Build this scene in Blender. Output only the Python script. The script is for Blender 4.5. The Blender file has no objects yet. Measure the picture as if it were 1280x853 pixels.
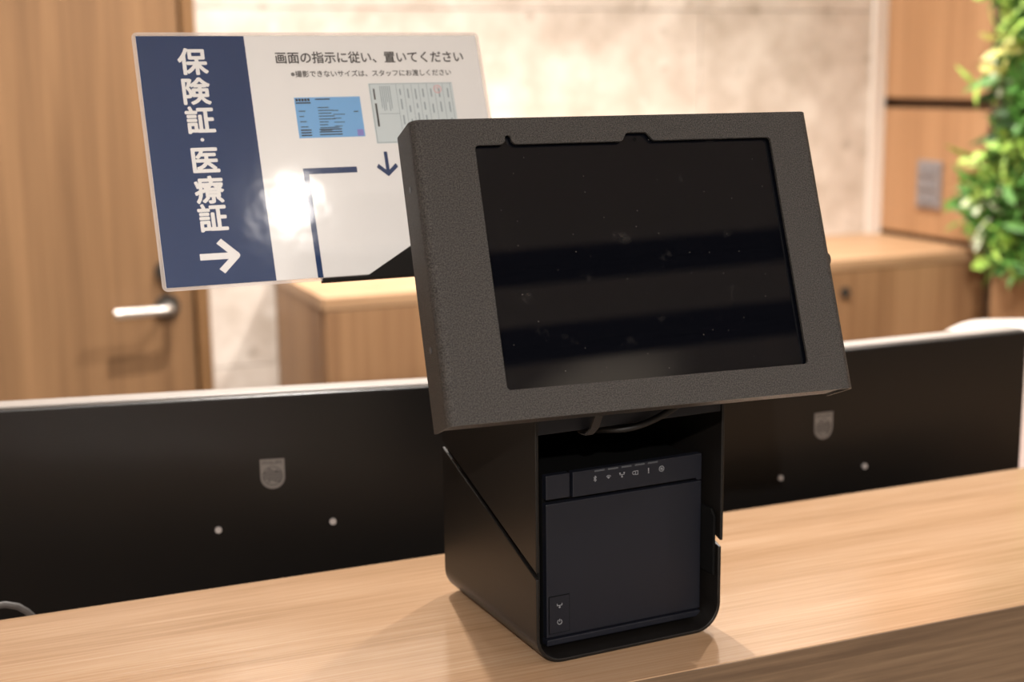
import bpy, bmesh, math, random
from mathutils import Matrix, Vector
R = math.radians
rnd = random.Random(7)
sc = bpy.context.scene
COL = sc.collection

# ------------------------------------------------------------------ camera
yaw, pitch, roll = R(22.6174), R(10.8232), R(-0.6851)
F = Vector((math.sin(yaw)*math.cos(pitch), math.cos(yaw)*math.cos(pitch), -math.sin(pitch)))
RX = Vector((math.cos(yaw), -math.sin(yaw), 0)); UP = RX.cross(F)
RX, UP = RX*math.cos(roll)+UP*math.sin(roll), UP*math.cos(roll)-RX*math.sin(roll)
cd = bpy.data.cameras.new('camera'); cam = bpy.data.objects.new('camera', cd); COL.objects.link(cam)
cam.matrix_world = Matrix(((RX.x, UP.x, -F.x, 0), (RX.y, UP.y, -F.y, 0), (RX.z, UP.z, -F.z, .393), (0, 0, 0, 1)))
cd.sensor_width = 36; cd.lens = 1762.3/1280*36; cd.clip_start = .02
cd.dof.use_dof = True; cd.dof.focus_distance = .93; cd.dof.aperture_fstop = 5.6
sc.camera = cam

# ------------------------------------------------------------------ world, exposure
w = bpy.data.worlds.new('world'); sc.world = w; w.use_nodes = True
w.node_tree.nodes['Background'].inputs[0].default_value = (1, .93, .86, 1)
w.node_tree.nodes['Background'].inputs[1].default_value = .15
sc.view_settings.view_transform = 'Standard'; sc.view_settings.look = 'None'
sc.view_settings.gamma = 1; sc.view_settings.exposure = 0.9
CEIL = 1.6
# ceiling downlights: x, y, watts, cone degrees; the lobby ones are added fill
LAMPS = [(-.55, 2.85, 34, 125, 'above the wood grain door'), (.5, 2.85, 34, 125, 'above the stone wall beside the door frame'),
         (1.45, 2.85, 34, 125, 'above the middle of the storage cabinet'), (2.10, 2.85, 18, 125, 'above the cabinet end by the wall switch'),
         (1.55, 1.9, 105, 110, 'above the right monitor'), (.55, 2.15, 100, 110, 'above the staff desk behind the kiosk'),
         (.825, -.67, 6, 125, 'in front of the kiosk, nearest to it'), (1.35, -2.45, 22, 172, 'added as fill above the far side of the lobby, to the right'),
         (-.85, -1.9, 270, 172, 'added above the lobby behind the camera to brighten the sign'), (-1.6, -1.0, 25, 125, 'added as fill above the lobby to the far left of the camera'),
         (2.7, -.3, 45, 160, 'added as fill above the lobby to the far right of the kiosk')]

# ------------------------------------------------------------------ materials
def mat(name, col, rough=.5, metal=0, spec=.5, bump=None, coat=0):
    m = bpy.data.materials.new(name); m.use_nodes = True; nt = m.node_tree
    b = nt.nodes['Principled BSDF']
    b.inputs['Base Color'].default_value = (*col, 1); b.inputs['Roughness'].default_value = rough
    b.inputs['Metallic'].default_value = metal; b.inputs['Specular IOR Level'].default_value = spec
    b.inputs['Coat Weight'].default_value = coat
    if bump:
        sc_, st, dist = bump
        tc = nt.nodes.new('ShaderNodeTexCoord'); n = nt.nodes.new('ShaderNodeTexNoise')
        n.inputs['Scale'].default_value = sc_; n.inputs['Detail'].default_value = 3
        bp = nt.nodes.new('ShaderNodeBump'); bp.inputs['Strength'].default_value = st; bp.inputs['Distance'].default_value = dist
        nt.links.new(tc.outputs['Object'], n.inputs['Vector']); nt.links.new(n.outputs['Fac'], bp.inputs['Height'])
        nt.links.new(bp.outputs['Normal'], b.inputs['Normal'])
    return m

def ramp(nt, stops):
    r = nt.nodes.new('ShaderNodeValToRGB'); e = r.color_ramp.elements
    while len(e) < len(stops): e.new(.5)
    for i, (p, c) in enumerate(stops): e[i].position = p; e[i].color = (*c, 1)
    return r

def wood(name, dark, mid, light, scale, fine, rough=.42, spec=.5, bumpd=.0004, big=1.0):
    """grain stretched along the axis whose scale is smallest"""
    m = mat(name, mid, rough, spec=spec); nt = m.node_tree; b = nt.nodes['Principled BSDF']; L = nt.links
    tc = nt.nodes.new('ShaderNodeTexCoord')
    def noise(s, det, k, dist=0):
        mp = nt.nodes.new('ShaderNodeMapping'); mp.inputs['Scale'].default_value = [q*k for q in s]
        n = nt.nodes.new('ShaderNodeTexNoise'); n.inputs['Scale'].default_value = 1; n.inputs['Detail'].default_value = det
        n.inputs['Distortion'].default_value = dist
        L.new(tc.outputs['Object'], mp.inputs['Vector']); L.new(mp.outputs['Vector'], n.inputs['Vector']); return n
    a = noise(scale, 4, 1, .4); f = noise(fine, 5, 1, .2)
    mx = nt.nodes.new('ShaderNodeMix'); mx.data_type = 'FLOAT'; mx.inputs[0].default_value = .5*big
    L.new(f.outputs['Fac'], mx.inputs[2]); L.new(a.outputs['Fac'], mx.inputs[3])
    r = ramp(nt, [(.33, dark), (.5, mid), (.66, light)])
    L.new(mx.outputs[0], r.inputs[0]); L.new(r.outputs[0], b.inputs['Base Color'])
    bp = nt.nodes.new('ShaderNodeBump'); bp.inputs['Strength'].default_value = .3; bp.inputs['Distance'].default_value = bumpd
    L.new(f.outputs['Fac'], bp.inputs['Height']); L.new(bp.outputs['Normal'], b.inputs['Normal'])
    return m

M = {}
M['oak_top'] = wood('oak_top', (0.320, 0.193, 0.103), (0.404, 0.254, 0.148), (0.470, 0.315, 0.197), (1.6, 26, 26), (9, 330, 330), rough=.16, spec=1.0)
M['oak_front_shaded'] = wood('oak_front_shaded', (.095, .058, .033), (.145, .092, .053), (.19, .125, .075), (2.0, 40, 34), (10, 300, 260), rough=.5)  # darker than the top: shade on the counter front is put into the colour
M['door_wood'] = wood('door_wood', (0.163, 0.085, 0.037), (0.237, 0.130, 0.059), (0.311, 0.174, 0.081), (11, 11, .45), (80, 80, 1.6), rough=.5)
M['frame_wood'] = wood('frame_wood', (0.144, 0.072, 0.025), (0.202, 0.104, 0.040), (0.245, 0.133, 0.054), (14, 14, .5), (90, 90, 1.6), rough=.5)
M['cabinet_wood'] = wood('cabinet_wood', (0.195, 0.101, 0.047), (0.281, 0.156, 0.074), (0.359, 0.211, 0.105), (9, 9, .5), (80, 80, 1.6), rough=.5)
M['cabinet_top'] = wood('cabinet_top', (0.295, 0.172, 0.090), (0.377, 0.230, 0.123), (0.443, 0.279, 0.156), (2, 20, 20), (8, 120, 120), rough=.45)
M['panel_wood'] = wood('panel_wood', (0.317, 0.167, 0.079), (0.405, 0.224, 0.110), (0.475, 0.273, 0.141), (8, 8, .45), (80, 80, 1.6), rough=.5)
M['gap'] = mat('dark_joint', (.10, .06, .035), .8)
M['black'] = mat('textured_black', (.022, .020, .019), .5, spec=.5, bump=(1300, 1.0, .0009))
def speckle(m, lo, hi, scale):
    nt = m.node_tree; b = nt.nodes['Principled BSDF']; tc = nt.nodes.new('ShaderNodeTexCoord'); n = nt.nodes.new('ShaderNodeTexNoise')
    n.inputs['Scale'].default_value = scale; n.inputs['Detail'].default_value = 2; r = ramp(nt, [(.38, lo), (.52, tuple((a+c)/2 for a, c in zip(lo, hi))), (.68, hi)])
    nt.links.new(tc.outputs['Object'], n.inputs['Vector']); nt.links.new(n.outputs['Fac'], r.inputs[0]); nt.links.new(r.outputs[0], b.inputs['Base Color'])
speckle(M['black'], (.005, .0045, .0042), (.074, .067, .062), 1300)
M['shell'] = mat('satin_black', (.0062, .0052, .0046), .4, spec=.3, bump=(1600, .25, .0003))
M['inner'] = mat('inner_black', (.002, .002, .0022), .8, spec=.15)
M['printer'] = mat('printer_black', (.0055, .0065, .0115), .5, spec=.35, bump=(2200, .2, .0002))
M['printer_dark'] = mat('printer_slot', (.0015, .0015, .0015), .8, spec=.12)
M['icon'] = mat('icon_grey', (.24, .25, .27), .5)
M['icon_dim'] = mat('led_grey', (.06, .065, .075), .35)
M['mon'] = mat('monitor_black', (.005, .0045, .0043), .33, spec=.27)
M['bezel'] = mat('monitor_edge', (.30, .27, .245), .45, spec=.5)
M['emblem'] = mat('emblem_grey', (.14, .125, .115), .45)
M['emblem_dark'] = mat('emblem_dark', (.02, .018, .018), .5)
M['screw'] = mat('screw_metal', (.62, .60, .60), .35, metal=.6)
M['chrome'] = mat('lever_metal', (.60, .56, .52), .35, metal=.85)
M['darkmetal'] = mat('dark_metal', (.05, .045, .04), .4, metal=.4)
M['paper'] = mat('sign_white', (.88, .86, .84), .5)
M['navy'] = mat('sign_navy', (.010, .040, .135), .5)
M['ink'] = mat('sign_ink', (.035, .03, .03), .6)
M['cardblue'] = mat('card_blue', (.22, .47, .78), .5)
M['docgrey'] = mat('document_grey', (.66, .72, .73), .5)
M['docline'] = mat('document_line', (.30, .36, .39), .5)
M['purple'] = mat('card_purple', (.30, .27, .62), .5)
M['pink'] = mat('stamp_pink', (.80, .42, .42), .5)
M['white'] = mat('ceiling_white', (.72, .68, .63), .8)
M['paint'] = mat('wall_paint', (.66, .60, .53), .8)
M['trimwhite'] = mat('trim_white', (.74, .68, .62), .6)
M['floor'] = mat('floor_grey', (.30, .27, .24), .5)
M['desk'] = mat('desk_white', (.34, .30, .27), .5)
M['flat'] = mat('flat_cable_grey', (.035, .030, .028), .5, spec=.3)
M['cable'] = mat('cable_grey', (.065, .06, .057), .5)
M['cable_black'] = mat('cable_black', (.006, .005, .0045), .5, spec=.3)
M['chair'] = mat('chair_white', (.80, .74, .70), .6, bump=(300, .3, .001))
M['chairseat'] = mat('chair_seat_rose', (.60, .36, .32), .8)
M['switch'] = mat('switch_grey', (.30, .27, .27), .5, metal=.3)
M['switch2'] = mat('switch_dark', (.20, .19, .20), .5)

# concrete-like stone
def stone():
    m = mat('pale_stone', (.6, .54, .47), .7); nt = m.node_tree; L = nt.links; b = nt.nodes['Principled BSDF']
    tc = nt.nodes.new('ShaderNodeTexCoord')
    n = nt.nodes.new('ShaderNodeTexNoise'); n.inputs['Scale'].default_value = 9; n.inputs['Detail'].default_value = 6; n.inputs['Roughness'].default_value = .6
    n2 = nt.nodes.new('ShaderNodeTexVoronoi'); n2.inputs['Scale'].default_value = 11; n2.inputs['Randomness'].default_value = 1
    n3 = nt.nodes.new('ShaderNodeTexNoise'); n3.inputs['Scale'].default_value = 21; n3.inputs['Detail'].default_value = 2
    for q in (n, n2, n3): L.new(tc.outputs['Object'], q.inputs['Vector'])
    r = ramp(nt, [(.32, (.50, .43, .36)), (.5, (.63, .56, .49)), (.68, (.75, .69, .62))]); L.new(n.outputs['Fac'], r.inputs[0])
    r2 = ramp(nt, [(.0, (1, 1, 1)), (.10, (.9, .9, .9)), (.22, (0, 0, 0))]); L.new(n2.outputs['Distance'], r2.inputs[0])
    r3 = ramp(nt, [(.44, (.27, .21, .15)), (.56, (.80, .75, .69))]); L.new(n3.outputs['Fac'], r3.inputs[0])
    mx = nt.nodes.new('ShaderNodeMix'); mx.data_type = 'RGBA'
    mm = nt.nodes.new('ShaderNodeMath'); mm.operation = 'MULTIPLY'; mm.inputs[1].default_value = .5
    L.new(r2.outputs[0], mm.inputs[0]); L.new(mm.outputs[0], mx.inputs[0])
    L.new(r.outputs[0], mx.inputs[6]); L.new(r3.outputs[0], mx.inputs[7]); L.new(mx.outputs[2], b.inputs['Base Color'])
    return m
M['stone'] = stone()

def screen_mat():
    m = mat('tablet_glass', (.0025, .0028, .0045), .02, spec=.38); nt = m.node_tree; L = nt.links; b = nt.nodes['Principled BSDF']
    tc = nt.nodes.new('ShaderNodeTexCoord')
    def spots(scale, size, seed):
        v = nt.nodes.new('ShaderNodeTexVoronoi'); v.inputs['Scale'].default_value = scale; v.voronoi_dimensions = '3D'
        mp = nt.nodes.new('ShaderNodeMapping'); mp.inputs['Location'].default_value = (seed, seed*.7, 0); mp.inputs['Scale'].default_value = (1, 1, 1)
        L.new(tc.outputs['Object'], mp.inputs['Vector']); L.new(mp.outputs['Vector'], v.inputs['Vector'])
        r = nt.nodes.new('ShaderNodeMath'); r.operation = 'LESS_THAN'; r.inputs[1].default_value = size
        L.new(v.outputs['Distance'], r.inputs[0]); return r, v
    a, va = spots(150, .045, 3.1)
    s, vs = spots(34, .10, 8.3)
    n = nt.nodes.new('ShaderNodeTexNoise'); n.inputs['Scale'].default_value = 420; L.new(tc.outputs['Object'], n.inputs['Vector'])
    k = nt.nodes.new('ShaderNodeMath'); k.operation = 'GREATER_THAN'; k.inputs[1].default_value = .70; L.new(vs.outputs['Color'], k.inputs[0])
    s2 = nt.nodes.new('ShaderNodeMath'); s2.operation = 'MULTIPLY'; L.new(s.outputs[0], s2.inputs[0]); L.new(k.outputs[0], s2.inputs[1])
    s3 = nt.nodes.new('ShaderNodeMath'); s3.operation = 'MULTIPLY'; L.new(s2.outputs[0], s3.inputs[0]); L.new(n.outputs['Fac'], s3.inputs[1])
    s4 = nt.nodes.new('ShaderNodeMath'); s4.operation = 'MULTIPLY'; L.new(s3.outputs[0], s4.inputs[0]); s4.inputs[1].default_value = .16
    a2 = nt.nodes.new('ShaderNodeMath'); a2.operation = 'MULTIPLY'; L.new(a.outputs[0], a2.inputs[0]); a2.inputs[1].default_value = .28
    sm = nt.nodes.new('ShaderNodeTexNoise'); sm.inputs['Scale'].default_value = 58; sm.inputs['Detail'].default_value = 4; L.new(tc.outputs['Object'], sm.inputs['Vector'])
    sr = ramp(nt, [(.66, (0, 0, 0)), (.80, (.035, .035, .035))]); L.new(sm.outputs['Fac'], sr.inputs[0])
    ad = nt.nodes.new('ShaderNodeMath'); ad.operation = 'ADD'; L.new(sr.outputs[0], ad.inputs[0]); L.new(a2.outputs[0], ad.inputs[1])
    mx = nt.nodes.new('ShaderNodeMix'); mx.data_type = 'RGBA'; L.new(ad.outputs[0], mx.inputs[0])
    mx.inputs[6].default_value = (.0025, .0028, .0045, 1); mx.inputs[7].default_value = (.5, .46, .42, 1)
    L.new(mx.outputs[2], b.inputs['Base Color'])
    return m
M['screen'] = screen_mat()

def film_mat(name, fac, tint, rough):
    m = bpy.data.materials.new(name); m.use_nodes = True; nt = m.node_tree; nt.nodes.clear(); L = nt.links
    o = nt.nodes.new('ShaderNodeOutputMaterial'); t = nt.nodes.new('ShaderNodeBsdfTransparent'); g = nt.nodes.new('ShaderNodeBsdfGlossy')
    g.inputs['Roughness'].default_value = rough
    fr = nt.nodes.new('ShaderNodeFresnel'); fr.inputs['IOR'].default_value = 1.5
    mx = nt.nodes.new('ShaderNodeMixShader'); L.new(fr.outputs[0], mx.inputs[0]); L.new(t.outputs[0], mx.inputs[1]); L.new(g.outputs[0], mx.inputs[2])
    tc = nt.nodes.new('ShaderNodeTexCoord'); n = nt.nodes.new('ShaderNodeTexNoise'); n.inputs['Scale'].default_value = 38; n.inputs['Detail'].default_value = 2
    bp = nt.nodes.new('ShaderNodeBump'); bp.inputs['Strength'].default_value = .3; bp.inputs['Distance'].default_value = .00045
    L.new(tc.outputs['Object'], n.inputs['Vector']); L.new(n.outputs['Fac'], bp.inputs['Height']); L.new(bp.outputs[0], g.inputs['Normal'])
    if fac > 0:
        d = nt.nodes.new('ShaderNodeBsdfDiffuse'); d.inputs[0].default_value = (*tint, 1)
        m2 = nt.nodes.new('ShaderNodeMixShader'); m2.inputs[0].default_value = fac
        L.new(mx.outputs[0], m2.inputs[1]); L.new(d.outputs[0], m2.inputs[2]); L.new(m2.outputs[0], o.inputs[0])
    else: L.new(mx.outputs[0], o.inputs[0])
    return m
M['film'] = film_mat('clear_film', 0, (1, 1, 1), .085)
M['film_edge'] = film_mat('film_edge', .34, (.85, .78, .74), .2)

def leaf_mat(name, c1, c2):
    m = mat(name, c1, .5); nt = m.node_tree; L = nt.links; b = nt.nodes['Principled BSDF']
    tc = nt.nodes.new('ShaderNodeTexCoord'); n = nt.nodes.new('ShaderNodeTexNoise'); n.inputs['Scale'].default_value = 30
    r = ramp(nt, [(.35, c1), (.65, c2)]); L.new(tc.outputs['Object'], n.inputs['Vector']); L.new(n.outputs['Fac'], r.inputs[0]); L.new(r.outputs[0], b.inputs['Base Color'])
    b.inputs['Subsurface Weight'].default_value = 0
    return m
LEAF = [leaf_mat('leaf_dark', (.012, .045, .008), (.03, .09, .015)), leaf_mat('leaf_mid', (.05, .17, .02), (.10, .27, .04)),
        leaf_mat('leaf_bright', (.24, .44, .06), (.42, .60, .12)), leaf_mat('leaf_yellow', (.50, .50, .10), (.62, .58, .22)),
        leaf_mat('leaf_pale', (.46, .58, .33), (.70, .74, .55))]

def emit(name, col, s):
    m = bpy.data.materials.new(name); m.use_nodes = True; b = m.node_tree.nodes['Principled BSDF']
    b.inputs['Base Color'].default_value = (.8, .8, .8, 1); b.inputs['Emission Color'].default_value = (*col, 1); b.inputs['Emission Strength'].default_value = s
    return m
M['lamp'] = emit('lamp_disc', (1, .90, .78), 18)

# ------------------------------------------------------------------ helpers
MW = {}
def link(o, parent=None, mw=None):
    COL.objects.link(o); mw = mw if mw is not None else (MW[parent.name] if parent else Matrix())
    MW[o.name] = mw
    if parent: o.parent = parent; o.matrix_local = MW[parent.name].inverted() @ mw
    else: o.matrix_world = mw
    return o
def tag(o, label=None, cat=None, group=None, kind=None):
    for k, v in (('label', label), ('category', cat), ('group', group), ('kind', kind)):
        if v: o[k] = v
    return o
def empty(name, mw):
    o = bpy.data.objects.new(name, None); o.empty_display_size = .05; return link(o, None, mw)

class MB:
    def __init__(s): s.v = []; s.f = []
    def add(s, v, f):
        n = len(s.v); s.v += [tuple(q) for q in v]; s.f += [[i+n for i in q] for q in f]; return s
    def box(s, x0, x1, y0, y1, z0, z1):
        v = [(x, y, z) for z in (z0, z1) for y in (y0, y1) for x in (x0, x1)]
        return s.add(v, [(0, 2, 3, 1), (4, 5, 7, 6), (0, 1, 5, 4), (2, 6, 7, 3), (0, 4, 6, 2), (1, 3, 7, 5)])
    def prism(s, poly, a, b, axis='z'):
        """poly: 2D points; extruded between a and b along the axis"""
        P = {'z': lambda p, t: (p[0], p[1], t), 'y': lambda p, t: (p[0], t, p[1]), 'x': lambda p, t: (t, p[0], p[1])}[axis]
        n = len(poly); v = [P(p, a) for p in poly]+[P(p, b) for p in poly]
        f = [list(range(n))[::-1], list(range(n, 2*n))]+[(i, (i+1) % n, n+(i+1) % n, n+i) for i in range(n)]
        return s.add(v, f)
    def strip(s, path, th, a, b, axis='z'):
        """open 2D path thickened to its left by th, extruded: bent sheet metal"""
        P = {'z': lambda p, t: (p[0], p[1], t), 'y': lambda p, t: (p[0], t, p[1])}[axis]
        n = len(path); off = []
        for i in range(n):
            p0 = Vector(path[max(i-1, 0)]); p1 = Vector(path[min(i+1, n-1)]); d = (p1-p0).normalized()
            off.append(Vector(path[i])+Vector((-d.y, d.x))*th)
        A = [P(p, a) for p in path]; B = [P(p, b) for p in path]; C = [P(p, a) for p in off]; D = [P(p, b) for p in off]
        f = []
        for i in range(n-1):
            f += [(i, i+1, n+i+1, n+i), (2*n+i, 3*n+i, 3*n+i+1, 2*n+i+1), (i, 2*n+i, 2*n+i+1, i+1), (n+i, n+i+1, 3*n+i+1, 3*n+i)]
        f += [(0, n, 3*n, 2*n), (n-1, 3*n-1, 4*n-1, 2*n-1)]
        return s.add(A+B+C+D, f)
    def tube(s, pts, r, seg=12, rr=None):
        pts = [Vector(p) for p in pts]; n = len(pts); rings = []
        up = Vector((0, 0, 1))
        for i, p in enumerate(pts):
            d = (pts[min(i+1, n-1)]-pts[max(i-1, 0)]).normalized()
            u = d.cross(up); u = u.normalized() if u.length > 1e-3 else Vector((1, 0, 0)); v = d.cross(u).normalized()
            q = rr[i] if rr else r
            rings.append([p+(u*math.cos(2*math.pi*k/seg)+v*math.sin(2*math.pi*k/seg))*q for k in range(seg)])
        V = [v for g in rings for v in g]; f = []
        for i in range(n-1):
            for k in range(seg): f.append((i*seg+k, i*seg+(k+1) % seg, (i+1)*seg+(k+1) % seg, (i+1)*seg+k))
        f += [list(range(seg))[::-1], [(n-1)*seg+k for k in range(seg)]]
        return s.add(V, f)
    def cyl(s, c, r, h, axis='z', seg=24):
        d = {'x': (1, 0, 0), 'y': (0, 1, 0), 'z': (0, 0, 1)}[axis]; c = Vector(c)
        return s.tube([c, c+Vector(d)*h], r, seg)
    def strokes(s, lines, wd, z0, z1):
        for ln in lines:
            for a, b in zip(ln[:-1], ln[1:]):
                a = Vector(a); b = Vector(b); d = (b-a).normalized()*wd/2; nn = Vector((-d.y, d.x)); a2 = a-d*.5; b2 = b+d*.5
                s.prism([a2-nn, b2-nn, b2+nn, a2+nn], z0, z1)
        return s
    def build(s, name, m, parent=None, mw=None, bevel=0, smooth=False, seg=2, xf=None):
        me = bpy.data.meshes.new(name); v = [xf @ Vector(q) for q in s.v] if xf else s.v
        me.from_pydata([tuple(q) for q in v], [], s.f)
        bm = bmesh.new(); bm.from_mesh(me); bmesh.ops.recalc_face_normals(bm, faces=bm.faces); bm.to_mesh(me); bm.free()
        me.materials.append(m); o = bpy.data.objects.new(name, me); link(o, parent, mw)
        if bevel:
            b = o.modifiers.new('bevel', 'BEVEL'); b.width = bevel; b.segments = seg; b.limit_method = 'ANGLE'; b.angle_limit = R(40)
        if smooth:
            for p in me.polygons: p.use_smooth = True
            try: me.set_sharp_from_angle(angle=R(40))
            except Exception: pass
        return o

def circle(cx, cy, r, n=24, a0=0, a1=360):
    return [(cx+r*math.cos(R(a0+(a1-a0)*i/n)), cy+r*math.sin(R(a0+(a1-a0)*i/n))) for i in range(n if a1-a0 == 360 else n+1)]
def filled(name, loops, z0, z1, m, parent, mw=None, bevel=0):
    """flat plate with holes between z0 and z1, from closed 2D loops"""
    cu = bpy.data.curves.new(name, 'CURVE'); cu.dimensions = '2D'; cu.fill_mode = 'BOTH'
    cu.extrude = (z1-z0)/2-bevel; cu.bevel_depth = bevel; cu.offset = -bevel
    for lp in loops:
        sp = cu.splines.new('POLY'); sp.points.add(len(lp)-1)
        for p, q in zip(sp.points, lp): p.co = (q[0], q[1], 0, 1)
        sp.use_cyclic_u = True
    t = bpy.data.objects.new('tmp', cu); me = bpy.data.meshes.new_from_object(t); bpy.data.objects.remove(t)
    for v in me.vertices: v.co.z += (z0+z1)/2
    me.materials.clear(); me.materials.append(m); o = bpy.data.objects.new(name, me); return link(o, parent, mw)
def text_verts(body, size, bold=0, space=1.0):
    cu = bpy.data.curves.new('t', 'FONT'); cu.body = body; cu.size = size; cu.offset = bold; cu.extrude = .00006; cu.resolution_u = 4
    cu.align_x = 'CENTER'; cu.align_y = 'CENTER'; cu.space_character = space
    t = bpy.data.objects.new('tmp', cu); me = bpy.data.meshes.new_from_object(t); bpy.data.objects.remove(t)
    v = [q.co.copy() for q in me.vertices]; f = [list(p.vertices) for p in me.polygons]; bpy.data.meshes.remove(me)
    if v:
        mx = (max(q.x for q in v)+min(q.x for q in v))/2; my = (max(q.y for q in v)+min(q.y for q in v))/2
        for q in v: q.x -= mx; q.y -= my
    return v, f
def text_at(mb, body, cx, cy, z, width=None, height=None, size=.01, bold=0, space=1.0, k=None):
    v, f = text_verts(body, size, 0, space)
    w_ = max(q.x for q in v)-min(q.x for q in v); h_ = max(q.y for q in v)-min(q.y for q in v)
    sx = width/w_ if width else (height/h_ if height else 1); sy = height/h_ if height else sx
    if k: sx = sy = k
    sh = [(0, 0)] if not bold else [(bold*math.cos(R(a)), bold*math.sin(R(a))) for a in range(0, 360, 45)]
    for i, (ox, oy) in enumerate(sh): mb.add([(q.x*sx+cx+ox, q.y*sy+cy+oy, q.z+z+i*.000003) for q in v], f)

# ------------------------------------------------------------------ room shell
FL = -1.05
tag(MB().box(-3.2, 5.2, -4.2, 3.4, FL-.1, FL).build('floor', M['floor']), 'grey floor of the reception room, out of view below', kind='structure')
cb = MB()
for y0, y1 in ((-1.11, 3.4), (-1.46, -1.27), (-4.2, -1.66)): cb.box(-3.2, 5.2, y0, y1, CEIL, CEIL+.04)
cb.box(-3.2, 5.2, -4.2, 3.4, CEIL+.34, CEIL+.38)
tag(cb.build('ceiling', M['white']), kind='structure')
for nm, x0, x1, y0, y1 in (('wall_left', -3.3, -3.2, -4.2, 3.4), ('wall_front', -3.3, 5.2, -4.3, -4.2)):
    tag(MB().box(x0, x1, y0, y1, FL, CEIL+.34).build(nm, M['paint']), kind='structure')
tag(MB().box(5.1, 5.2, -4.2, 1.0, FL, CEIL+.34).build('wall_lobby', M['paint']), kind='structure')
tag(MB().box(2.45, 5.2, .9, 1.0, FL, CEIL+.34).build('wall_return', M['paint']), kind='structure')
troughs = MB()
for y0, y1 in ((-1.29, -1.09), (-1.68, -1.44)):
    troughs.box(-3.2, 5.1, y0, y1, CEIL+.045, CEIL+.06)
    troughs.box(-3.2, 5.1, y0+.021, y0+.023, CEIL+.001, CEIL+.045); troughs.box(-3.2, 5.1, y1-.023, y1-.021, CEIL+.001, CEIL+.045)
tag(troughs.build('trim_1', M['printer_dark']), kind='structure')

# back wall: door at the left, stone slabs in the middle
wb = MB().box(-3.2, 2.50, 3.13, 3.3, FL, CEIL)
wall = tag(wb.build('wall_back', M['gap']), 'back wall clad with pale mottled stone slabs', kind='structure')
cuts_x = [.5585, 1.805, 2.318]
zs = [FL, -.25, .536, CEIL]
for i in range(2):
    for j in range(3):
        MB().box(cuts_x[i]+.001, cuts_x[i+1]-.001, 3.10, 3.13, zs[j]+.001, zs[j+1]-.001).build('stone_slab', M['stone'], wall)
tag(MB().box(2.318, 2.356, 3.085, 3.128, FL, CEIL).build('trim_2', M['trimwhite']), kind='structure')
MB().box(-3.2, -.62, 3.10, 3.13, FL, CEIL).build('painted_panel', M['paint'], wall)
MB().box(-.62, .5585, 3.10, 3.13, 1.15, CEIL).build('painted_panel', M['paint'], wall)

# door
dr = tag(empty('door_1', Matrix.Translation((.5, 3.1, FL))), 'brown wood grain door with a metal lever handle', kind='structure')
I4 = Matrix()
MB().box(-.42, .527, 3.065, 3.128, FL+.005, 1.08).build('door_leaf', M['door_wood'], dr, I4, bevel=.002)
fr = MB(); fr.box(.531, .5585, 3.045, 3.129, FL, 1.14); fr.box(-.46, -.424, 3.045, 3.129, FL, 1.14); fr.box(-.424, .531, 3.045, 3.129, 1.085, 1.14)
fr.build('door_frame', M['frame_wood'], dr, I4, bevel=.002)
hd = MB(); hd.cyl((.470, 3.064, -.096), .026, -.010, 'y', 24)
hd.cyl((.470, 3.064, -.018), .022, -.012, 'y', 24).box(.462, .478, 3.030, 3.056, -.032, -.004)
ros = hd.build('handle_rosette', M['darkmetal'], dr, I4, smooth=True)
lv = MB().tube([(.470, 3.056, -.096), (.470, 3.02, -.096), (.466, 3.008, -.096), (.455, 3.003, -.096), (.352, 3.000, -.096)], .0098, 14)
lv.build('lever', M['chrome'], ros, I4, smooth=True)

# right wall: wood panels over a dark base
wr = tag(MB().box(2.38, 2.5, .9, 3.13, FL, CEIL).build('wall_right', M['gap']), 'right wall clad with warm wood panels and dark joints', kind='structure')
for y0, y1, z0, z1 in ((1.0, 3.128, .315, CEIL), (1.0, 3.128, -.030, .288), (1.0, 2.655, FL, -.052), (2.70, 3.128, FL, -.052)):
    MB().box(2.356, 2.38, y0, y1, z0, z1).build('wood_panel', M['panel_wood'], wr, bevel=.001)
sw = tag(empty('wall_switch', Matrix.Translation((2.356, 2.89, .10))), 'small grey switch plate on the right wood wall beside the plants', 'switch')
MB().box(2.347, 2.3555, 2.845, 2.935, .040, .160).build('plate', M['switch'], sw, I4, bevel=.002)
for k in range(3): MB().box(2.343, 2.348, 2.858, 2.922, .050+.036*k, .078+.036*k).build('rocker', M['switch2'], sw, I4, bevel=.001)

# low storage cabinet along the back wall
cb = tag(empty('storage_cabinet', Matrix.Translation((1.5, 2.9, FL))), 'long low wooden storage cabinet in front of the stone wall', 'cabinet')
CT = -.042
MB().box(.715, 2.352, 2.70, 3.095, FL+.06, CT-.026).build('body', M['cabinet_wood'], cb, I4)
MB().box(.735, 2.35, 2.73, 3.09, FL, FL+.06).build('plinth', M['gap'], cb, I4)
MB().box(.713, 2.354, 2.68, 3.098, CT-.025, CT).build('cabinet_top', M['cabinet_top'], cb, I4, bevel=.0015)
xs = [.716, 1.26, 1.80, 2.352]
for a, b in zip(xs[:-1], xs[1:]):
    d = MB().box(a+.0015, b-.0015, 2.681, 2.70, FL+.065, CT-.0275).build('cabinet_door', M['cabinet_wood'], cb, I4, bevel=.001)
    MB().cyl((b-.40 if a > 1.7 else b-.06, 2.681, -.118), .013, -.006, 'y', 20).build('lock', M['darkmetal'], d, I4, smooth=True)

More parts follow.
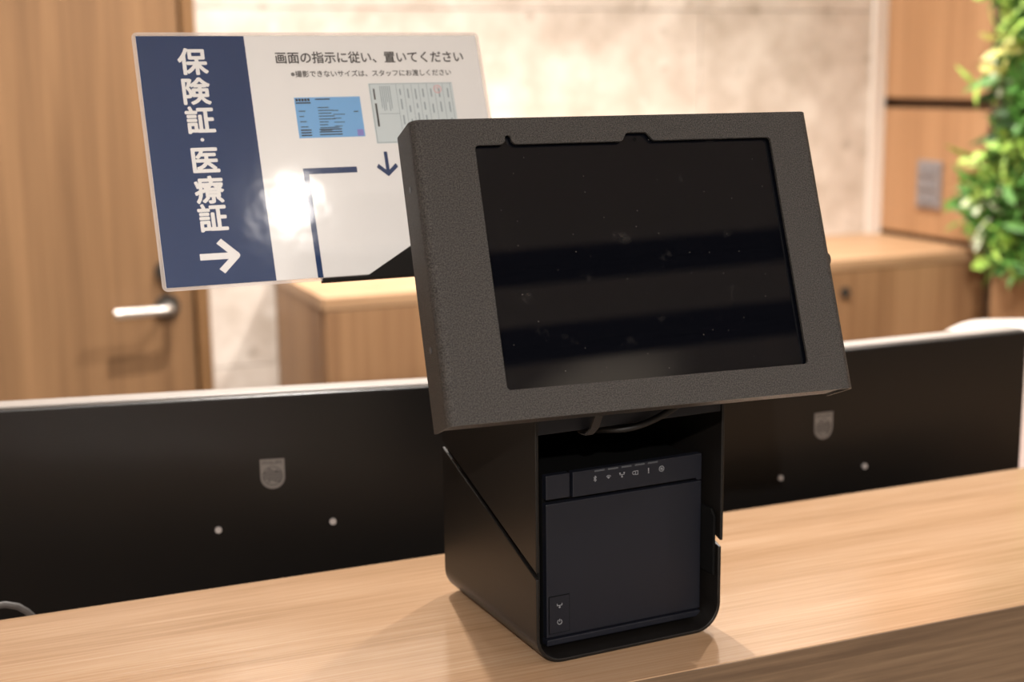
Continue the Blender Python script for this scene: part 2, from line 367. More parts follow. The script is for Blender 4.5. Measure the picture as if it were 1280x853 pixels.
# ------------------------------------------------------------------ plant wall at the right
pw = tag(empty('plant_wall', Matrix.Translation((2.30, 2.5, -.1))), 'dense green artificial plant wall panel hanging on the right wood wall', 'plants')
MB().box(2.33, 2.3555, 1.5, 2.66, -.05, 1.2).build('backing', M['gap'], pw, I4)
def leaf_mesh(L_, W_, m, bend, lobes=0):
    n = 6; v = []; f = []
    for i in range(n+1):
        t = i/n; ww = W_*math.sin(math.pi*min(1, t*.94+.05))**.8*(1-.25*t)
        if lobes: ww *= 1+.35*math.sin(t*lobes*math.pi)
        z = -bend*t*t; x = L_*t
        v += [(x, -ww/2, z+.12*ww), (x, 0, z), (x, ww/2, z+.12*ww)]
    for i in range(n):
        for k in (0, 1): a = i*3+k; f.append((a, a+1, a+4, a+3))
    me = bpy.data.meshes.new('leaf'); me.from_pydata(v, [], f); me.materials.append(m)
    for p in me.polygons: p.use_smooth = True
    return me
LM = [[leaf_mesh(.062, .026, m, .014), leaf_mesh(.045, .032, m, .008), leaf_mesh(.085, .020, m, .03), leaf_mesh(.05, .034, m, .012, 5)] for m in LEAF]
def edge_y(z):        # the plants' ragged outer edge along the wall, further out towards the bottom
    return 2.595 + (.105 if -.02 < z < .20 else 0)*math.sin(math.pi*(z+.02)/.22) + .022*math.sin(z*37) + .018*math.sin(z*71+1)
def leaf_orient():
    o = Vector((-1, rnd.uniform(-.5, .9), rnd.uniform(-.5, .8))).normalized()
    tip = (o*.6+Vector((rnd.uniform(-.3, .2), rnd.uniform(-1, 1), rnd.uniform(-1.1, .6)))).normalized()
    up = o-(o.dot(tip))*tip; up.normalize(); side = up.cross(tip)
    return Matrix((tip, side, up)).transposed().to_4x4()
clumps = [(2.60, .52, 2), (2.56, .43, 3), (2.60, .40, 4), (2.63, .34, 2), (2.57, .28, 0), (2.63, .20, 2), (2.70, .10, 1), (2.60, .13, 2), (2.67, .03, 1), (2.58, .05, 4), (2.55, .0, 2), (2.60, -.03, 1), (2.52, .2, 2), (2.50, .34, 1), (2.53, .5, 2), (2.46, .1, 2), (2.44, -.02, 1)]
cnt = 0
while cnt < 285:
    z = rnd.uniform(-.06, .64); e = edge_y(z); y = e-abs(rnd.gauss(0, .085))
    if y < 2.34: continue
    best = min(clumps, key=lambda c: (c[0]-y)**2+(c[1]-z)**2); d = math.hypot(best[0]-y, best[1]-z)
    ci = best[2] if d < .055+rnd.uniform(0, .02) else rnd.choice([0, 0, 1, 1, 1, 2])
    x = 2.322-abs(rnd.gauss(0, .028))-(.02 if ci > 1 else 0)
    o = bpy.data.objects.new('leaf', LM[ci][rnd.randrange(4)])
    link(o, pw, Matrix.Translation((x, y, z)) @ leaf_orient() @ Matrix.Scale(rnd.uniform(.6, 1.0), 4)); cnt += 1
fm = MB()
for k in range(4200):
    z = rnd.uniform(-.075, 1.15); e = edge_y(z)-.01; y = rnd.uniform(1.55, e) if k % 2 else e-abs(rnd.gauss(0, .12))
    T = Matrix.Translation((2.335-rnd.uniform(0, .05), y, z)) @ leaf_orient() @ Matrix.Scale(rnd.uniform(.6, 1), 4)
    fm.add([T @ Vector(q) for q in ((0, 0, 0), (.02, -.009, .002), (.045, 0, -.006), (.02, .009, .002))], [(0, 1, 2, 3)])
tag(fm.build('foliage', LEAF[1], pw, I4), 'small dark green leaves deep in the plant wall', kind='stuff')

# ------------------------------------------------------------------ reception counter
YB, YF = 1.0542, .7676
ct = tag(empty('reception_counter', Matrix.Translation((.6, .9, FL))), 'long light oak reception counter carrying the tablet kiosk', 'counter')
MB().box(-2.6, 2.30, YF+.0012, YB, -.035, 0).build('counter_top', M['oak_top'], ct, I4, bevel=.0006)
MB().box(-2.6, 2.30, YF, YF+.0010, FL+.08, -.0003).build('front_panel', M['oak_front_shaded'], ct, I4, bevel=.0005)
MB().box(-2.6, 2.30, YF+.0012, YF+.02, FL+.08, -.036).build('front_core', M['oak_front_shaded'], ct, I4)
MB().box(-2.6, 2.30, YB-.02, YB-.002, FL, -.036).build('rear_panel', M['oak_front_shaded'], ct, I4)
MB().box(-2.6, 2.30, YF+.03, YF+.05, FL, FL+.08).build('plinth', M['gap'], ct, I4)
DZ = -.33
dk = tag(empty('work_desk', Matrix.Translation((.6, 1.4, FL))), 'lower staff desk hidden behind the reception counter', 'desk')
MB().box(-2.5, 2.2, YB+.002, 1.75, DZ-.025, DZ).build('desk_top', M['desk'], dk, I4, bevel=.001)
for x in (-2.3, -.2, 2.0): MB().box(x, x+.03, YB+.05, 1.70, FL, DZ-.026).build('leg', M['desk'], dk, I4)

# ------------------------------------------------------------------ monitors seen from behind
def star(cx, cy, r):
    return [(cx+(r if i % 2 == 0 else r*.3)*math.cos(R(90+45*i)), cy+(r if i % 2 == 0 else r*.3)*math.sin(R(90+45*i))) for i in range(8)]
def monitor(P, yw, label):
    """P: the left lower screw; local x along the back, y into the room, z up"""
    mw = Matrix.Translation(P) @ Matrix.Rotation(yw, 4, 'Z')
    base = tag(empty('computer_monitor', mw @ Matrix.Translation((.05, .1, DZ-P[2]))), label, 'monitor', 'black monitors standing back to the counter')
    top = .1205-P[2]; bot = top-.325; x0, x1 = .049-.254, .049+.254
    MB().box(x0+.001, x1-.001, 0, .008, bot+.001, top-.0015).build('rear_cover', M['mon'], base, mw, bevel=.0015)
    MB().box(x0, x1, .0083, .031, bot, top).build('bezel', M['bezel'], base, mw, bevel=.0015)
    MB().box(x0+.008, x1-.008, .0312, .0325, bot+.02, top-.008).build('screen', M['printer_dark'], base, mw)
    st = MB().box(.022, .078, .032, .05, DZ-P[2]+.012, bot+.06); st.build('stand_neck', M['mon'], base, mw, bevel=.004)
    MB().box(-.06, .16, .0, .17, DZ-P[2]+.0005, DZ-P[2]+.012).build('stand_base', M['mon'], base, mw, bevel=.004)
    for k in (0, .1):
        MB().cyl((k, .0003, 0), .0029, -.0022, 'y', 16).build('screw', M['screw'], base, mw, smooth=True)
    # shield emblem: built flat in x-z just proud of the cover
    em = mw @ Matrix.Translation((.049, -.0003, .0475)) @ Matrix.Rotation(R(90), 4, 'X')
    hw, hh = .0106, .0135
    sh = [(-hw, hh), (-hw, -hh+hw)] + circle(0, -hh+hw, hw, 20, 180, 360)[1:] + [(hw, hh)]
    e = filled('emblem', [sh], 0, .0005, M['emblem'], base, em)
    mb = MB(); text_at(mb, 'PHILIPS', 0, .0103, .00056, width=.0172, height=.0032, size=.004, bold=.00003)
    mb.build('emblem_word', M['emblem_dark'], e, em)
    ds = MB(); r = .0083; cy = -.0018
    def wave(y0, h):
        pts = [( -r+2*r*i/24, y0+.0017*math.sin(math.pi*2*i/24)) for i in range(25)]
        pts = [p for p in pts if p[0]**2+p[1]**2 < (r*.99)**2]
        lo = [(p[0], p[1]-h) for p in pts][::-1]
        ds.prism([(p[0], p[1]+cy) for p in pts+lo], .0005, .0007)
    wave(.0052, .0013); wave(.0026, .0013); wave(.0, .0013); wave(-.0026, .0013)
    ds.prism(star(.0036, cy+.0043, .0021), .0007, .0009); ds.prism(star(-.0034, cy-.0042, .0021), .0007, .0009)
    c = circle(0, cy, r+.0004, 28); c2 = circle(0, cy, r-.0003, 28)
    for i in range(28):
        j = (i+1) % 28; ds.prism([c[i], c[j], c2[j], c2[i]], .0005, .0007)
    ds.build('emblem_device', M['emblem_dark'], e, em)
    return base
monitor((.2160, 1.1935, .0010), R(-11), 'black monitor seen from behind at the left of the kiosk')
monitor((.7564, 1.1338, -.0030), R(0), 'black monitor seen from behind at the right of the kiosk')
tag(MB().tube([(-.070, 1.112, -.07), (-.052, 1.112, -.035), (-.025, 1.112, -.017), (.005, 1.112, -.0105), (.022, 1.112, -.0093), (.034, 1.112, -.0098), (.043, 1.112, -.0128), (.049, 1.112, -.0178), (.0545, 1.112, -.0245), (.061, 1.112, -.040), (.066, 1.112, -.08), (.066, 1.11, DZ+.004)], .0026, 12).build('monitor_cable', M['cable'], smooth=True),
    'grey cable arching behind the counter edge in the bottom left corner', 'cable')

# ------------------------------------------------------------------ white chair behind the right monitor
chm = Matrix.Translation((1.985, 2.04, FL)) @ Matrix.Rotation(R(-20), 4, 'Z')
ch = tag(empty('office_chair', chm), 'white rounded chair back peeking over the right monitor', 'chair')
bp = [(-.20, .56), (.20, .56)] + circle(.06, .785, .14, 10, 0, 90) + circle(-.06, .785, .14, 10, 90, 180)
MB().prism(bp, .20, .25, 'y').build('backrest', M['chair'], ch, chm, bevel=.02, seg=4)
MB().box(-.21, .21, -.24, .19, .42, .49).build('seat', M['chairseat'], ch, chm, bevel=.03, seg=4)
MB().box(-.03, .03, .21, .26, .40, .60).build('back_support', M['darkmetal'], ch, chm, bevel=.005)
MB().cyl((0, 0, .08), .025, .34, 'z').build('stem', M['darkmetal'], ch, chm, smooth=True)
for k in range(5):
    a = R(72*k); l = MB().tube([(0, 0, .09), (.28*math.cos(a), .28*math.sin(a), .065)], .018, 10); lg = l.build('leg', M['darkmetal'], ch, chm, smooth=True)
    MB().tube([(.28*math.cos(a)-.012*math.sin(a), .28*math.sin(a)+.012*math.cos(a), .028), (.28*math.cos(a)+.012*math.sin(a), .28*math.sin(a)-.012*math.cos(a), .028)], .028, 16).build('caster', M['darkmetal'], lg, chm, smooth=True)

# ------------------------------------------------------------------ kiosk
KM = Matrix.Translation((.3545, .814, 0)) @ Matrix.Rotation(R(2.9777), 4, 'Z')
BW, BD = .1464, .157
ki = tag(empty('kiosk_stand', KM), 'black sheet metal kiosk stand with tilted tablet frame on the counter', 'kiosk')
TH = .0025
def zlow(y): return .0615+.345*y
def zup(y): return .0665+.345*y
# lower shell: U bend with radius 20 mm, sides cut on the slant
r_ = .020; lower = MB()
prof = circle(r_, r_, r_, 10, 180, 270) + circle(BW-r_, r_, r_, 10, 270, 360)
inn = circle(r_, r_, r_-TH, 10, 180, 270) + circle(BW-r_, r_, r_-TH, 10, 270, 360)
def usec(y, c):
    zt = zlow(y) if not c else zlow(y)
    P = [(0+c, zt)] + prof + [(BW-c, zt)]; Q = [(TH, zt)] + inn + [(BW-TH, zt)]
    return [(p[0], y, p[1]) for p in P], [(q[0], y, q[1]) for q in Q]
P0, Q0 = usec(0, 0); P1, Q1 = usec(BD, 0); n = len(P0)
f = []
for i in range(n-1):
    f += [(i, i+1, n+i+1, n+i), (2*n+i, 3*n+i, 3*n+i+1, 2*n+i+1), (i, 2*n+i, 2*n+i+1, i+1), (n+i, n+i+1, 3*n+i+1, 3*n+i)]
f += [(0, n, 3*n, 2*n), (n-1, 3*n-1, 4*n-1, 2*n-1)]
lower.add(P0+P1+Q0+Q1, f)
lower.build('lower_shell', M['shell'], ki, KM, smooth=True, bevel=.0006)
lower_floor_z = .0025
# rear plate of the lower shell
MB().box(TH+.001, BW-TH-.001, BD-.006, BD-.0035, .012, .115).build('rear_plate', M['shell'], ki, KM, bevel=.0005)
# upper shell sides
for x0, x1 in ((-.0003, TH-.0003), (BW-TH+.0008, BW+.0008)):
    MB().prism([(-.0006, zup(-.0006)), (BD, zup(BD)), (BD, .225), (.035, .275), (.006, .205), (-.0006, .196)], x0, x1, 'x').build('side_plate', M['shell'], ki, KM, bevel=.0006)
MB().box(TH, BW-TH+.0006, BD-.003, BD-.0005, .122, .223).build('back_plate', M['shell'], ki, KM)
MB().prism([(.036, .2745), (.156, .2245), (.156, .2222), (.036, .2722)], TH, BW-TH+.0006, 'x').build('top_plate', M['shell'], ki, KM)
MB().prism([(.0005, .160), (.0030, .1595), (.0030, .195), (.0005, .196)], TH, BW-TH+.0006, 'x').build('header_plate', M['printer'], ki, KM, bevel=.0005)
# inner tabs behind the joint
for x0 in (TH+.0002, BW-TH-.0022):
    MB().prism([(.0035, .040), (.030, .040), (.030, .088), (.0075, .088), (.0035, .083)], x0, x0+.002, 'x').build('inner_tab', M['inner'], ki, KM, bevel=.0005)

# tablet housing
def frame(T, yw, tilt, rl, H):
    a, t, ro = R(yw), R(tilt), R(rl)
    X = Vector((math.cos(a), math.sin(a), 0)); B = Vector((-math.sin(a), math.cos(a), 0)); V = -math.sin(t)*B+Vector((0, 0, -math.cos(t)))
    X, V = X*math.cos(ro)+V*math.sin(ro), V*math.cos(ro)-X*math.sin(ro); N = X.cross(V); T = Vector(T)+V*H
    return Matrix(((X.x, -V.x, -N.x, T.x), (X.y, -V.y, -N.y, T.y), (X.z, -V.z, -N.z, T.z), (0, 0, 0, 1)))
HH = .1926; HW = .2752
HM = frame((.2899, .839, .3643), -3.0202, 21.3074, .0934, HH)
rb = .0068
cu0, cv0, cW, cH = .0329, .0175, .210, .1563
y1 = HH-cv0; y0_ = y1-cH; rr = .0025
def arc(cx, cy, r, a0, a1, n=5): return circle(cx, cy, r, n, a0, a1)
hole = arc(cu0+rr, y0_+rr, rr, 270, 180)[0:] if False else []
hole += [(cu0+rr-rr*math.sin(R(a)), y0_+rr-rr*math.cos(R(a))) for a in (0, 30, 60, 90)]
hole += [(cu0+rr-rr*math.cos(R(a)), y1-rr+rr*math.sin(R(a))) for a in (0, 45, 90)]
hole += [(.0505, y1), (.0522, y1+.0008), (.0534, y1+.0022), (.0536, y1+.0042)] + [(.0556-.0020*math.cos(R(a)), y1+.0042+.0020*math.sin(R(a))) for a in (30, 60, 90, 120, 150)] + [(.0576, y1+.0042), (.0579, y1+.0022), (.0592, y1+.0008), (.0608, y1)]
hole += [(.1330, y1), (.1345, y1+.0008), (.1372, y1+.0050), (.1386, y1+.0058), (.1510, y1+.0058), (.1524, y1+.0050), (.1556, y1+.0008), (.1572, y1)]
xr = cu0+cW
hole += [(xr-rr+rr*math.sin(R(a)), y1-rr+rr*math.cos(R(a))) for a in (0, 30, 60, 90)]
hole += [(xr-rr+rr*math.cos(R(a)), y0_+rr-rr*math.sin(R(a))) for a in (0, 45, 90)]
fp = filled('tablet_housing', [[(0, 0), (HW-rb, 0), (HW-rb, HH), (0, HH)], hole], -.002, 0, M['black'], ki, HM)
DZ2 = .034
left = [(0, 0)] + [(-rb*math.sin(R(a)), -rb+rb*math.cos(R(a))) for a in range(10, 91, 10)] + [(-rb, -DZ2)]
right = [(HW-rb, 0)] + [(HW-rb+rb*math.sin(R(a)), -rb+rb*math.cos(R(a))) for a in range(10, 91, 10)] + [(HW, -DZ2)]
sb = MB().strip([(p[0], p[1]) for p in left], .002, 0, HH, 'y').build('bent_side', M['black'], fp, HM, smooth=True)
sb2 = MB().strip([(p[0], p[1]) for p in right], -.002, 0, HH, 'y').build('bent_side', M['black'], fp, HM, smooth=True)
MB().box(-.004, HW-.003, HH-.0035, HH-.0015, -DZ2+.001, -.0025).build('top_flange', M['black'], fp, HM)
MB().box(-.004, HW-.003, .0015, .0035, -DZ2+.001, -.0025).build('bottom_flange', M['black'], fp, HM)
MB().box(-.004, HW-.003, .004, HH-.004, -DZ2, -DZ2+.002).build('back_cover', M['shell'], fp, HM)
for v in (.0395, .1425):
    MB().cyl((-rb-.0004, HH-v, -.0185), .0020, .0006, 'x', 12).build('side_screw', M['icon_dim'], fp, HM)
MB().cyl((HW-.0005, HH-.101, -.016), .0048, .0065, 'x', 20).build('lock_knob', M['darkmetal'], fp, HM, smooth=True, bevel=.0008)
# neck between stand and housing
MB().box(.075, .195, .03, .12, -.050, -DZ2-.0003).build('tilt_mount', M['shell'], ki, HM, bevel=.002)

# the tablet itself
ta = tag(empty('tablet', HM @ Matrix.Translation((cu0, 0, -.01))), 'dark switched off tablet held in the black kiosk frame', 'tablet')
gl = filled('glass', [[(cu0-.012, y0_-.008), (xr+.012, y0_-.008), (xr+.012, y1+.010), (cu0-.012, y1+.010)]], -.0048, -.0040, M['screen'], ta, HM)
MB().box(cu0-.0125, xr+.0125, y0_-.0085, y1+.0105, -.0115, -.0049).build('tablet_body', M['darkmetal'], ta, HM, bevel=.001)
MB().cyl((.1448, y1+.0022, -.0040), .0012, .00015, 'z', 16).build('camera_lens', M['printer_dark'], ta, HM)

# ------------------------------------------------------------------ receipt printer inside the stand
PX0, PX1, PY, PZ = .0165, .1405, .0175, .0032
pr = tag(empty('receipt_printer', KM @ Matrix.Translation((.078, .08, PZ))), 'dark boxy receipt printer sitting inside the kiosk stand', 'printer')
MB().box(PX0, PX1, PY+.006, BD-.010, PZ, .122).build('printer_body', M['printer_dark'], pr, KM, bevel=.001)
MB().box(PX0-.0004, PX1-.0006, PY-.0015, PY+.006, PZ+.0022, .0098).build('base_lip', M['printer'], pr, KM, bevel=.0006)
fpn = MB().box(PX0, PX1, PY, PY+.006, .0106, .1062).build('front_cover', M['printer'], pr, KM, bevel=.0007)
MB().box(PX0, PX0+.0182, PY, PY+.006, .1092, .1262).build('release_button', M['printer'], pr, KM, bevel=.0006)
MB().prism([(PX0+.0205, .1085), (PX1-.004, .1085), (PX1-.004, .1070), (PX1, .1070), (PX1, .1262), (PX0+.0205, .1262)], PY, PY+.006, 'y').build('indicator_panel', M['printer'], pr, KM, bevel=.0005)
MB().box(PX0+.0015, PX0+.0175, PY-.0004, PY+.0002, .0135, .0405).build('button_plate', M['printer_dark'], pr, KM)
MB().box(PX0+.0019, PX0+.0171, PY-.0006, PY+.0002, .0139, .0401).build('button_face', M['printer'], pr, KM)
IM = KM @ Matrix.Translation((0, PY-.0001, 0)) @ Matrix.Rotation(R(90), 4, 'X')
def icon(name, lines, wd, cx, cz, z=.0003, fills=()):
    m_ = MB().strokes([[(p[0]*.001+cx, p[1]*.001+cz) for p in ln] for ln in lines], wd, z, z+.0001)
    for fl in fills: m_.prism([(p[0]*.001+cx, p[1]*.001+cz) for p in fl], z, z+.0001)
    m_.build(name, M['icon'], pr, IM)
ix = [PX0+.0375+.0106*i for i in range(6)]
zc = .1195
wd = .00045
icon('bluetooth_symbol', [[(-1, -1), (1, 1), (0, 2), (0, -2), (1, -1), (-1, 1)]], wd, ix[0], zc)
icon('signal_symbol', [circle(0, -1.2, 2.2, 8, 40, 140), circle(0, -1.2, 1.3, 6, 40, 140)], wd, ix[1], zc, fills=[[(-.7, -.6), (0, -1.5), (.7, -.6), (0, -.1)]])
icon('network_symbol', [[(-1.7, 1), (-1.7, .1), (1.7, .1), (1.7, 1)], [(0, .1), (0, -1.4)]], wd, ix[2], zc, fills=[[(-2.2, 1.7), (-2.2, .8), (-1.1, .8), (-1.1, 1.7)], [(2.2, 1.7), (2.2, .8), (1.1, .8), (1.1, 1.7)], [(-.6, -1.9), (.6, -1.9), (.6, -1), (-.6, -1)]])
icon('paper_symbol', [circle(-1.0, 0, 1.2, 12)+[(.2, 0)], [(-.6, 1.2), (2, 1.2), (2, -1.4), (.1, -1.4), (.1, 0)]], wd, ix[3], zc)
icon('error_symbol', [], wd, ix[4], zc, fills=[[(-.4, 2), (.4, 2), (.3, -.7), (-.3, -.7)], [(-.4, -1.1), (.4, -1.1), (.4, -1.9), (-.4, -1.9)]])
icon('ring_symbol', [circle(0, 0, 1.9, 16)+[(1.9, 0)], [(-.6, -.8), (-.6, .8), (.6, -.8), (.6, .8)]], wd, ix[5], zc)
icon('feed_symbol', [[(-1.8, 1.4), (-1.8, 0), (1.8, 0), (1.8, 1.4)], [(0, 0), (0, -1.8)], [(-.7, -1.1), (0, -1.8), (.7, -1.1)]], wd, PX0+.0095, .0335, .0007)
icon('power_symbol', [circle(0, 0, 1.7, 14, 120, 420), [(0, .3), (0, 2.1)]], wd, PX0+.0095, .0215, .0007)
for i in range(5): MB().box(ix[i]-.0003, ix[i]+.0075, PY-.0004, PY, .1243, .1254).build('indicator_light', M['icon_dim'], pr, KM)

# cables under the tablet
cp = [(.0420, -.013, .188), (.0412, -.012, .172), (.0398, -.008, .162), (.0390, -.002, .1565), (.0386, .006, .156), (.0384, .012, .160), (.0384, .015, .175)]
rib = MB()
for i in range(len(cp)-1):
    a = Vector(cp[i]); b = Vector(cp[i+1]); v = [a+Vector((-.0030, 0, 0)), a+Vector((.0030, 0, 0)), b+Vector((.0030, 0, 0)), b+Vector((-.0030, 0, 0))]
    rib.add(v+[q+Vector((0, .0012, .0004)) for q in v], [(0, 1, 2, 3), (7, 6, 5, 4), (0, 4, 5, 1), (1, 5, 6, 2), (2, 6, 7, 3), (3, 7, 4, 0)])
tag(rib.build('flat_cable', M['flat'], None, KM), 'flat grey cable hanging below the tablet frame into the stand', 'cable')
cb_ = [(.118, -.010, .186), (.110, -.010, .176), (.098, -.008, .168), (.084, -.005, .1612), (.068, -.002, .1575), (.056, .008, .156), (.050, .035, .150)]
pts = []
for i in range(len(cb_)-1):
    p = [Vector(cb_[max(0, min(len(cb_)-1, j))]) for j in (i-1, i, i+1, i+2)]
    for k in range(5):
        t = k/5; pts.append(.5*((2*p[1])+(-p[0]+p[2])*t+(2*p[0]-5*p[1]+4*p[2]-p[3])*t*t+(-p[0]+3*p[1]-3*p[2]+p[3])*t**3))
tag(MB().tube(pts, .0024, 12).build('round_cable', M['cable_black'], None, KM, smooth=True), 'round black cable curving under the tablet frame', 'cable')

# ------------------------------------------------------------------ the laminated sign and its holder
SW_, SH_ = .2630, .1878
SM = frame((.145, 1.0366, .4231), 1.012, 21.228, 0, SH_)
sg = tag(empty('instruction_sign', SM), 'laminated white and navy Japanese instruction sign behind the tablet', 'sign')
def rrect(x0, x1, y0, y1, r, n=5):
    return circle(x1-r, y1-r, r, n, 0, 90)+circle(x0+r, y1-r, r, n, 90, 180)+circle(x0+r, y0+r, r, n, 180, 270)+circle(x1-r, y0+r, r, n, 270, 360)
filled('laminate_border', [rrect(0, SW_, 0, SH_, .004), [(.0025, .0024), (SW_-.0025, .0024), (SW_-.0025, SH_-.0024), (.0025, SH_-.0024)]], -.0004, .0, M['film_edge'], sg, SM)
def rect(name, u0, u1, v0, v1, m, z0=0, z1=.00005, par=None):
    return MB().box(u0, u1, SH_-v1, SH_-v0, z0, z1).build(name, m, par or sg, SM)
pp = rect('paper_sheet', .0026, SW_-.0026, .0025, SH_-.0025, M['paper'], -.0004, -.0001)
nv = rect('navy_panel', .0028, .0794, .0027, SH_-.0026, M['navy'], -.0001, .00005)
mb = MB(); k = None
for chh, v in (('保', .0219), ('険', .0441), ('証', .0655), ('医', .0952), ('療', .1168), ('証', .1372)):
    text_at(mb, chh, .0405, SH_-v, .00012, size=.0215, bold=.0006, k=.97)
mb.prism(circle(.0402, SH_-.0802, .0013, 14), .00006, .00016)
mb.build('vertical_lettering', M['paper'], nv, SM)
ay = SH_-.1651
MB().prism([(.0281, ay-.0023), (.0281, ay+.0023), (.0478, ay+.0023), (.0405, ay+.0092), (.0405+.0036, ay+.0125), (.0556, ay+.0015), (.0562, ay), (.0556, ay-.0015), (.0441, ay-.0125), (.0405, ay-.0092), (.0478, ay-.0023)], .00006, .00016).build('white_arrow', M['paper'], nv, SM)
mb = MB(); text_at(mb, '画面の指示に従い、置いてください', .1742, SH_-.0196, .00012, width=.1465, height=.0088, size=.0095, bold=.00012)
mb.build('heading_text', M['ink'], pp, SM)
mb = MB(); text_at(mb, '※撮影できないサイズは、スタッフにお渡しください', .1730, SH_-.0322, .00012, width=.1250, height=.0050, size=.0055, bold=.00003)
mb.build('note_text', M['ink'], pp, SM)
# insurance card picture
cp_ = rect('card_picture', .1103, .1602, .0503, .0812, M['cardblue'], -.0001, .0001)
q = MB()
def bar(u0, u1, v0, v1, z=.00016): q.box(u0, u1, SH_-v1, SH_-v0, .0001, z)
rr2 = random.Random(3)
for i in range(5): bar(.1112+.0022*i, .1129+.0022*i, .0512, .0532)
bar(.1112, .1222, .0540, .0550)
for i in range(9): bar(.127, .127+rr2.uniform(.006, .016), .0580+i*.0022, .0586+i*.0022)
for i in range(5): bar(.138, .138+rr2.uniform(.003, .009), .0605+i*.0030, .0610+i*.0030)
for i in range(4): bar(.1125, .1125+rr2.uniform(.003, .006), .0605+i*.0040, .0611+i*.0040)
for i in range(3): bar(.1122, .1200, .0748+i*.0020, .0757+i*.0020); bar(.126, .143, .0746+i*.0020, .0754+i*.0020)
bar(.126, .137, .0515, .0523); bar(.154, .1575, .0615, .0622)
q.build('card_print', M['ink'], cp_, SM)
rect('card_seal', .1545, .1592, .0757, .0806, M['purple'], .0001, .00016, cp_)
# certificate picture
dp = rect('document_picture', .1682, .2350, .0402, .0872, M['docgrey'], -.0001, .0001)
q = MB()
bar(.1688, .2344, .0407, .0410); bar(.1688, .2344, .0862, .0866); bar(.1688, .1692, .0407, .0866); bar(.2330, .2333, .0407, .0866)
for u in (.1895, .1955, .2015, .2075, .2140, .2200, .2265): bar(u, u+.0003, .0415, .0858)
bar(.1735, .1895, .0640, .0643)
for u in (.1765, .1780, .1795, .1810, .1825, .1840): bar(u, u+.0006, .0425, .0425+rr2.uniform(.012, .022))
for u in (.1918, .1980, .2040, .2100, .2165, .2230, .2300):
    v = .045
    for k in range(3): l = rr2.uniform(.003, .009); bar(u, u+.0010, v, v+l); v += l+rr2.uniform(.003, .006)
q.build('document_print', M['docline'], dp, SM)
q = MB(); bar(.1712, .1724, .0445, .0530); bar(.1712, .1726, .0560, .0740); q.build('document_heading', M['ink'], dp, SM)
q = MB(); c1 = circle(.2225, SH_-.0455, .0032, 20); c2 = circle(.2225, SH_-.0455, .0026, 20)
for i in range(20): j = (i+1) % 20; q.prism([c1[i], c1[j], c2[j], c2[i]], .0001, .00018)
q.strokes([[(.2212, SH_-.0445), (.2238, SH_-.0445)], [(.2225, SH_-.0470), (.2225, SH_-.0440)]], .0004, .0001, .00018)
q.build('round_stamp', M['pink'], dp, SM)
# arrow and corner mark
ax = .1737; a0 = SH_-.0935; a1 = SH_-.1125
MB().prism([(ax-.0013, a0), (ax+.0013, a0), (ax+.0013, a1+.0050), (ax+.0066, a1+.0098), (ax+.0080, a1+.0078), (ax+.0080, a1+.0068), (ax, a1), (ax-.0080, a1+.0068), (ax-.0080, a1+.0078), (ax-.0066, a1+.0098), (ax-.0013, a1+.0050)], -.0001, .0001).build('down_arrow', M['navy'], pp, SM)
MB().prism([(.1096, SH_-.1041), (.1500, SH_-.1041), (.1500, SH_-.1085), (.1136, SH_-.1085), (.1136, SH_-.1853), (.1096, SH_-.1853)], -.0001, .0001).build('corner_mark', M['navy'], pp, SM)
rect('laminate_film', .001, SW_-.001, .001, SH_-.001, M['film'], .00030, .00032)

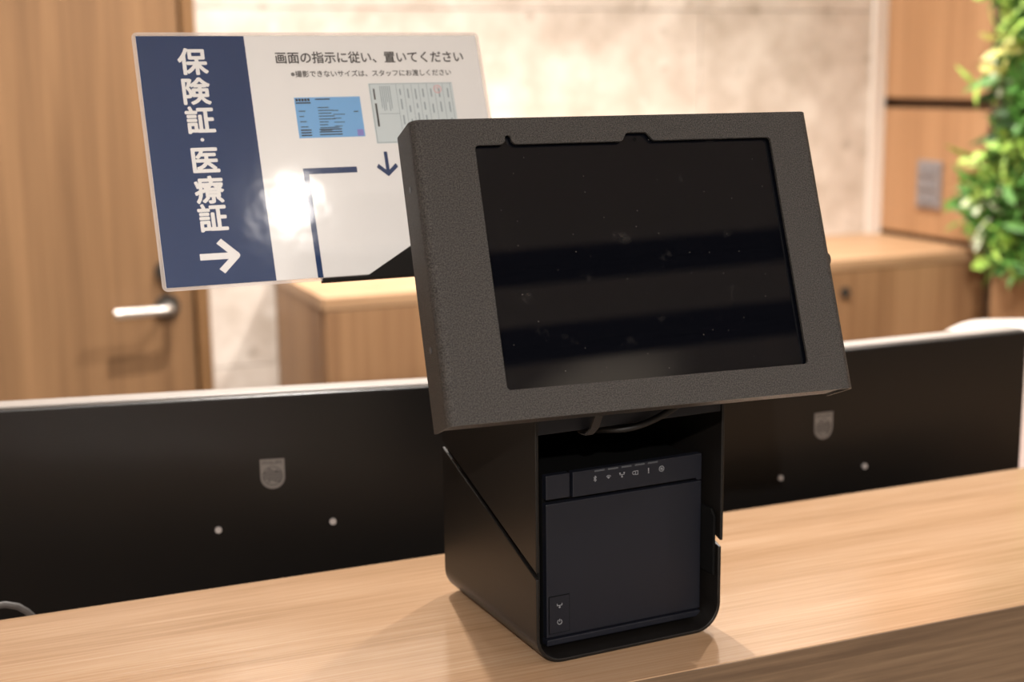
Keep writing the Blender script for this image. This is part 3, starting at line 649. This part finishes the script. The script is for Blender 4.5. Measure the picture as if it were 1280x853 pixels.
# holder: bottom trough with a slanted front gusset, arm to the back of the stand
yb_ = SH_-.1888
hb = MB()
hb.prism([(.1128, yb_), (.1120, yb_+.0012), (.1121, SH_-.1868), (.1128, SH_-.1864), (.1462, SH_-.1864), (.1876, SH_-.1633), (.2400, SH_-.1360), (.2620, SH_-.1360), (.2620, yb_)], .0010, .0026)
hb.build('sign_holder_front', M['shell'], ki, SM, bevel=.0004)
MB().box(.1125, .2620, yb_-.0002, yb_+.0016, -.0022, .0009).build('sign_holder_ledge', M['shell'], ki, SM)
MB().box(.1125, .2620, yb_, SH_-.100, -.0040, -.0023).build('sign_holder_back', M['shell'], ki, SM)
MB().box(.012, .052, BD-.0003, BD+.0022, .18, .262).build('sign_holder_arm', M['shell'], ki, KM)

# ------------------------------------------------------------------ ceiling lamps
for i, (x, y, wt, cone, where) in enumerate(LAMPS):
    lm = Matrix.Translation((x, y, CEIL))
    d = tag(empty('ceiling_downlight', lm), 'small round ceiling downlight '+where, 'lamp', 'ceiling downlights')
    filled('trim_ring', [circle(0, 0, .055, 28), circle(0, 0, .040, 28)[::-1]], -.004, -.0005, M['white'], d, lm)
    MB().cyl((0, 0, -.003), .032, .002, 'z', 24).build('lamp_disc', M['lamp'], d, lm)
    ld = bpy.data.lights.new('downlight', 'SPOT'); ld.energy = wt; ld.color = (1, .93, .87); ld.spot_size = R(cone); ld.spot_blend = .6; ld.shadow_soft_size = .032
    lo = bpy.data.objects.new('downlight', ld); link(lo, d, Matrix.Translation((x, y, CEIL-.04)))

# added uplighter, not seen: its ceiling pool makes the glow low on the tablet screen
lm = Matrix.Translation((1.47, -1.84, FL))
d = tag(empty('added_uplighter', lm), 'made-up slim uplighter behind the camera, added for the glow on the tablet screen', 'lamp')
MB().cyl((0, 0, 0), .14, .02, 'z', 32).build('base', M['darkmetal'], d, lm, smooth=True)
MB().cyl((0, 0, .02), .012, 1.85, 'z', 16).build('pole', M['darkmetal'], d, lm, smooth=True)
MB().tube([(0, 0, 1.86), (0, 0, 1.90), (0, 0, 1.96), (0, 0, 1.99)], .05, 28, rr=[.03, .06, .11, .13]).build('shade', M['white'], d, lm, smooth=True)
ld = bpy.data.lights.new('uplight', 'SPOT'); ld.energy = 14; ld.color = (1, .88, .74); ld.spot_size = R(50); ld.spot_blend = 1; ld.shadow_soft_size = .03
link(bpy.data.objects.new('uplight', ld), d, Matrix.Translation((1.47, -1.84, FL+2.05)) @ Matrix.Rotation(R(180), 4, 'X'))
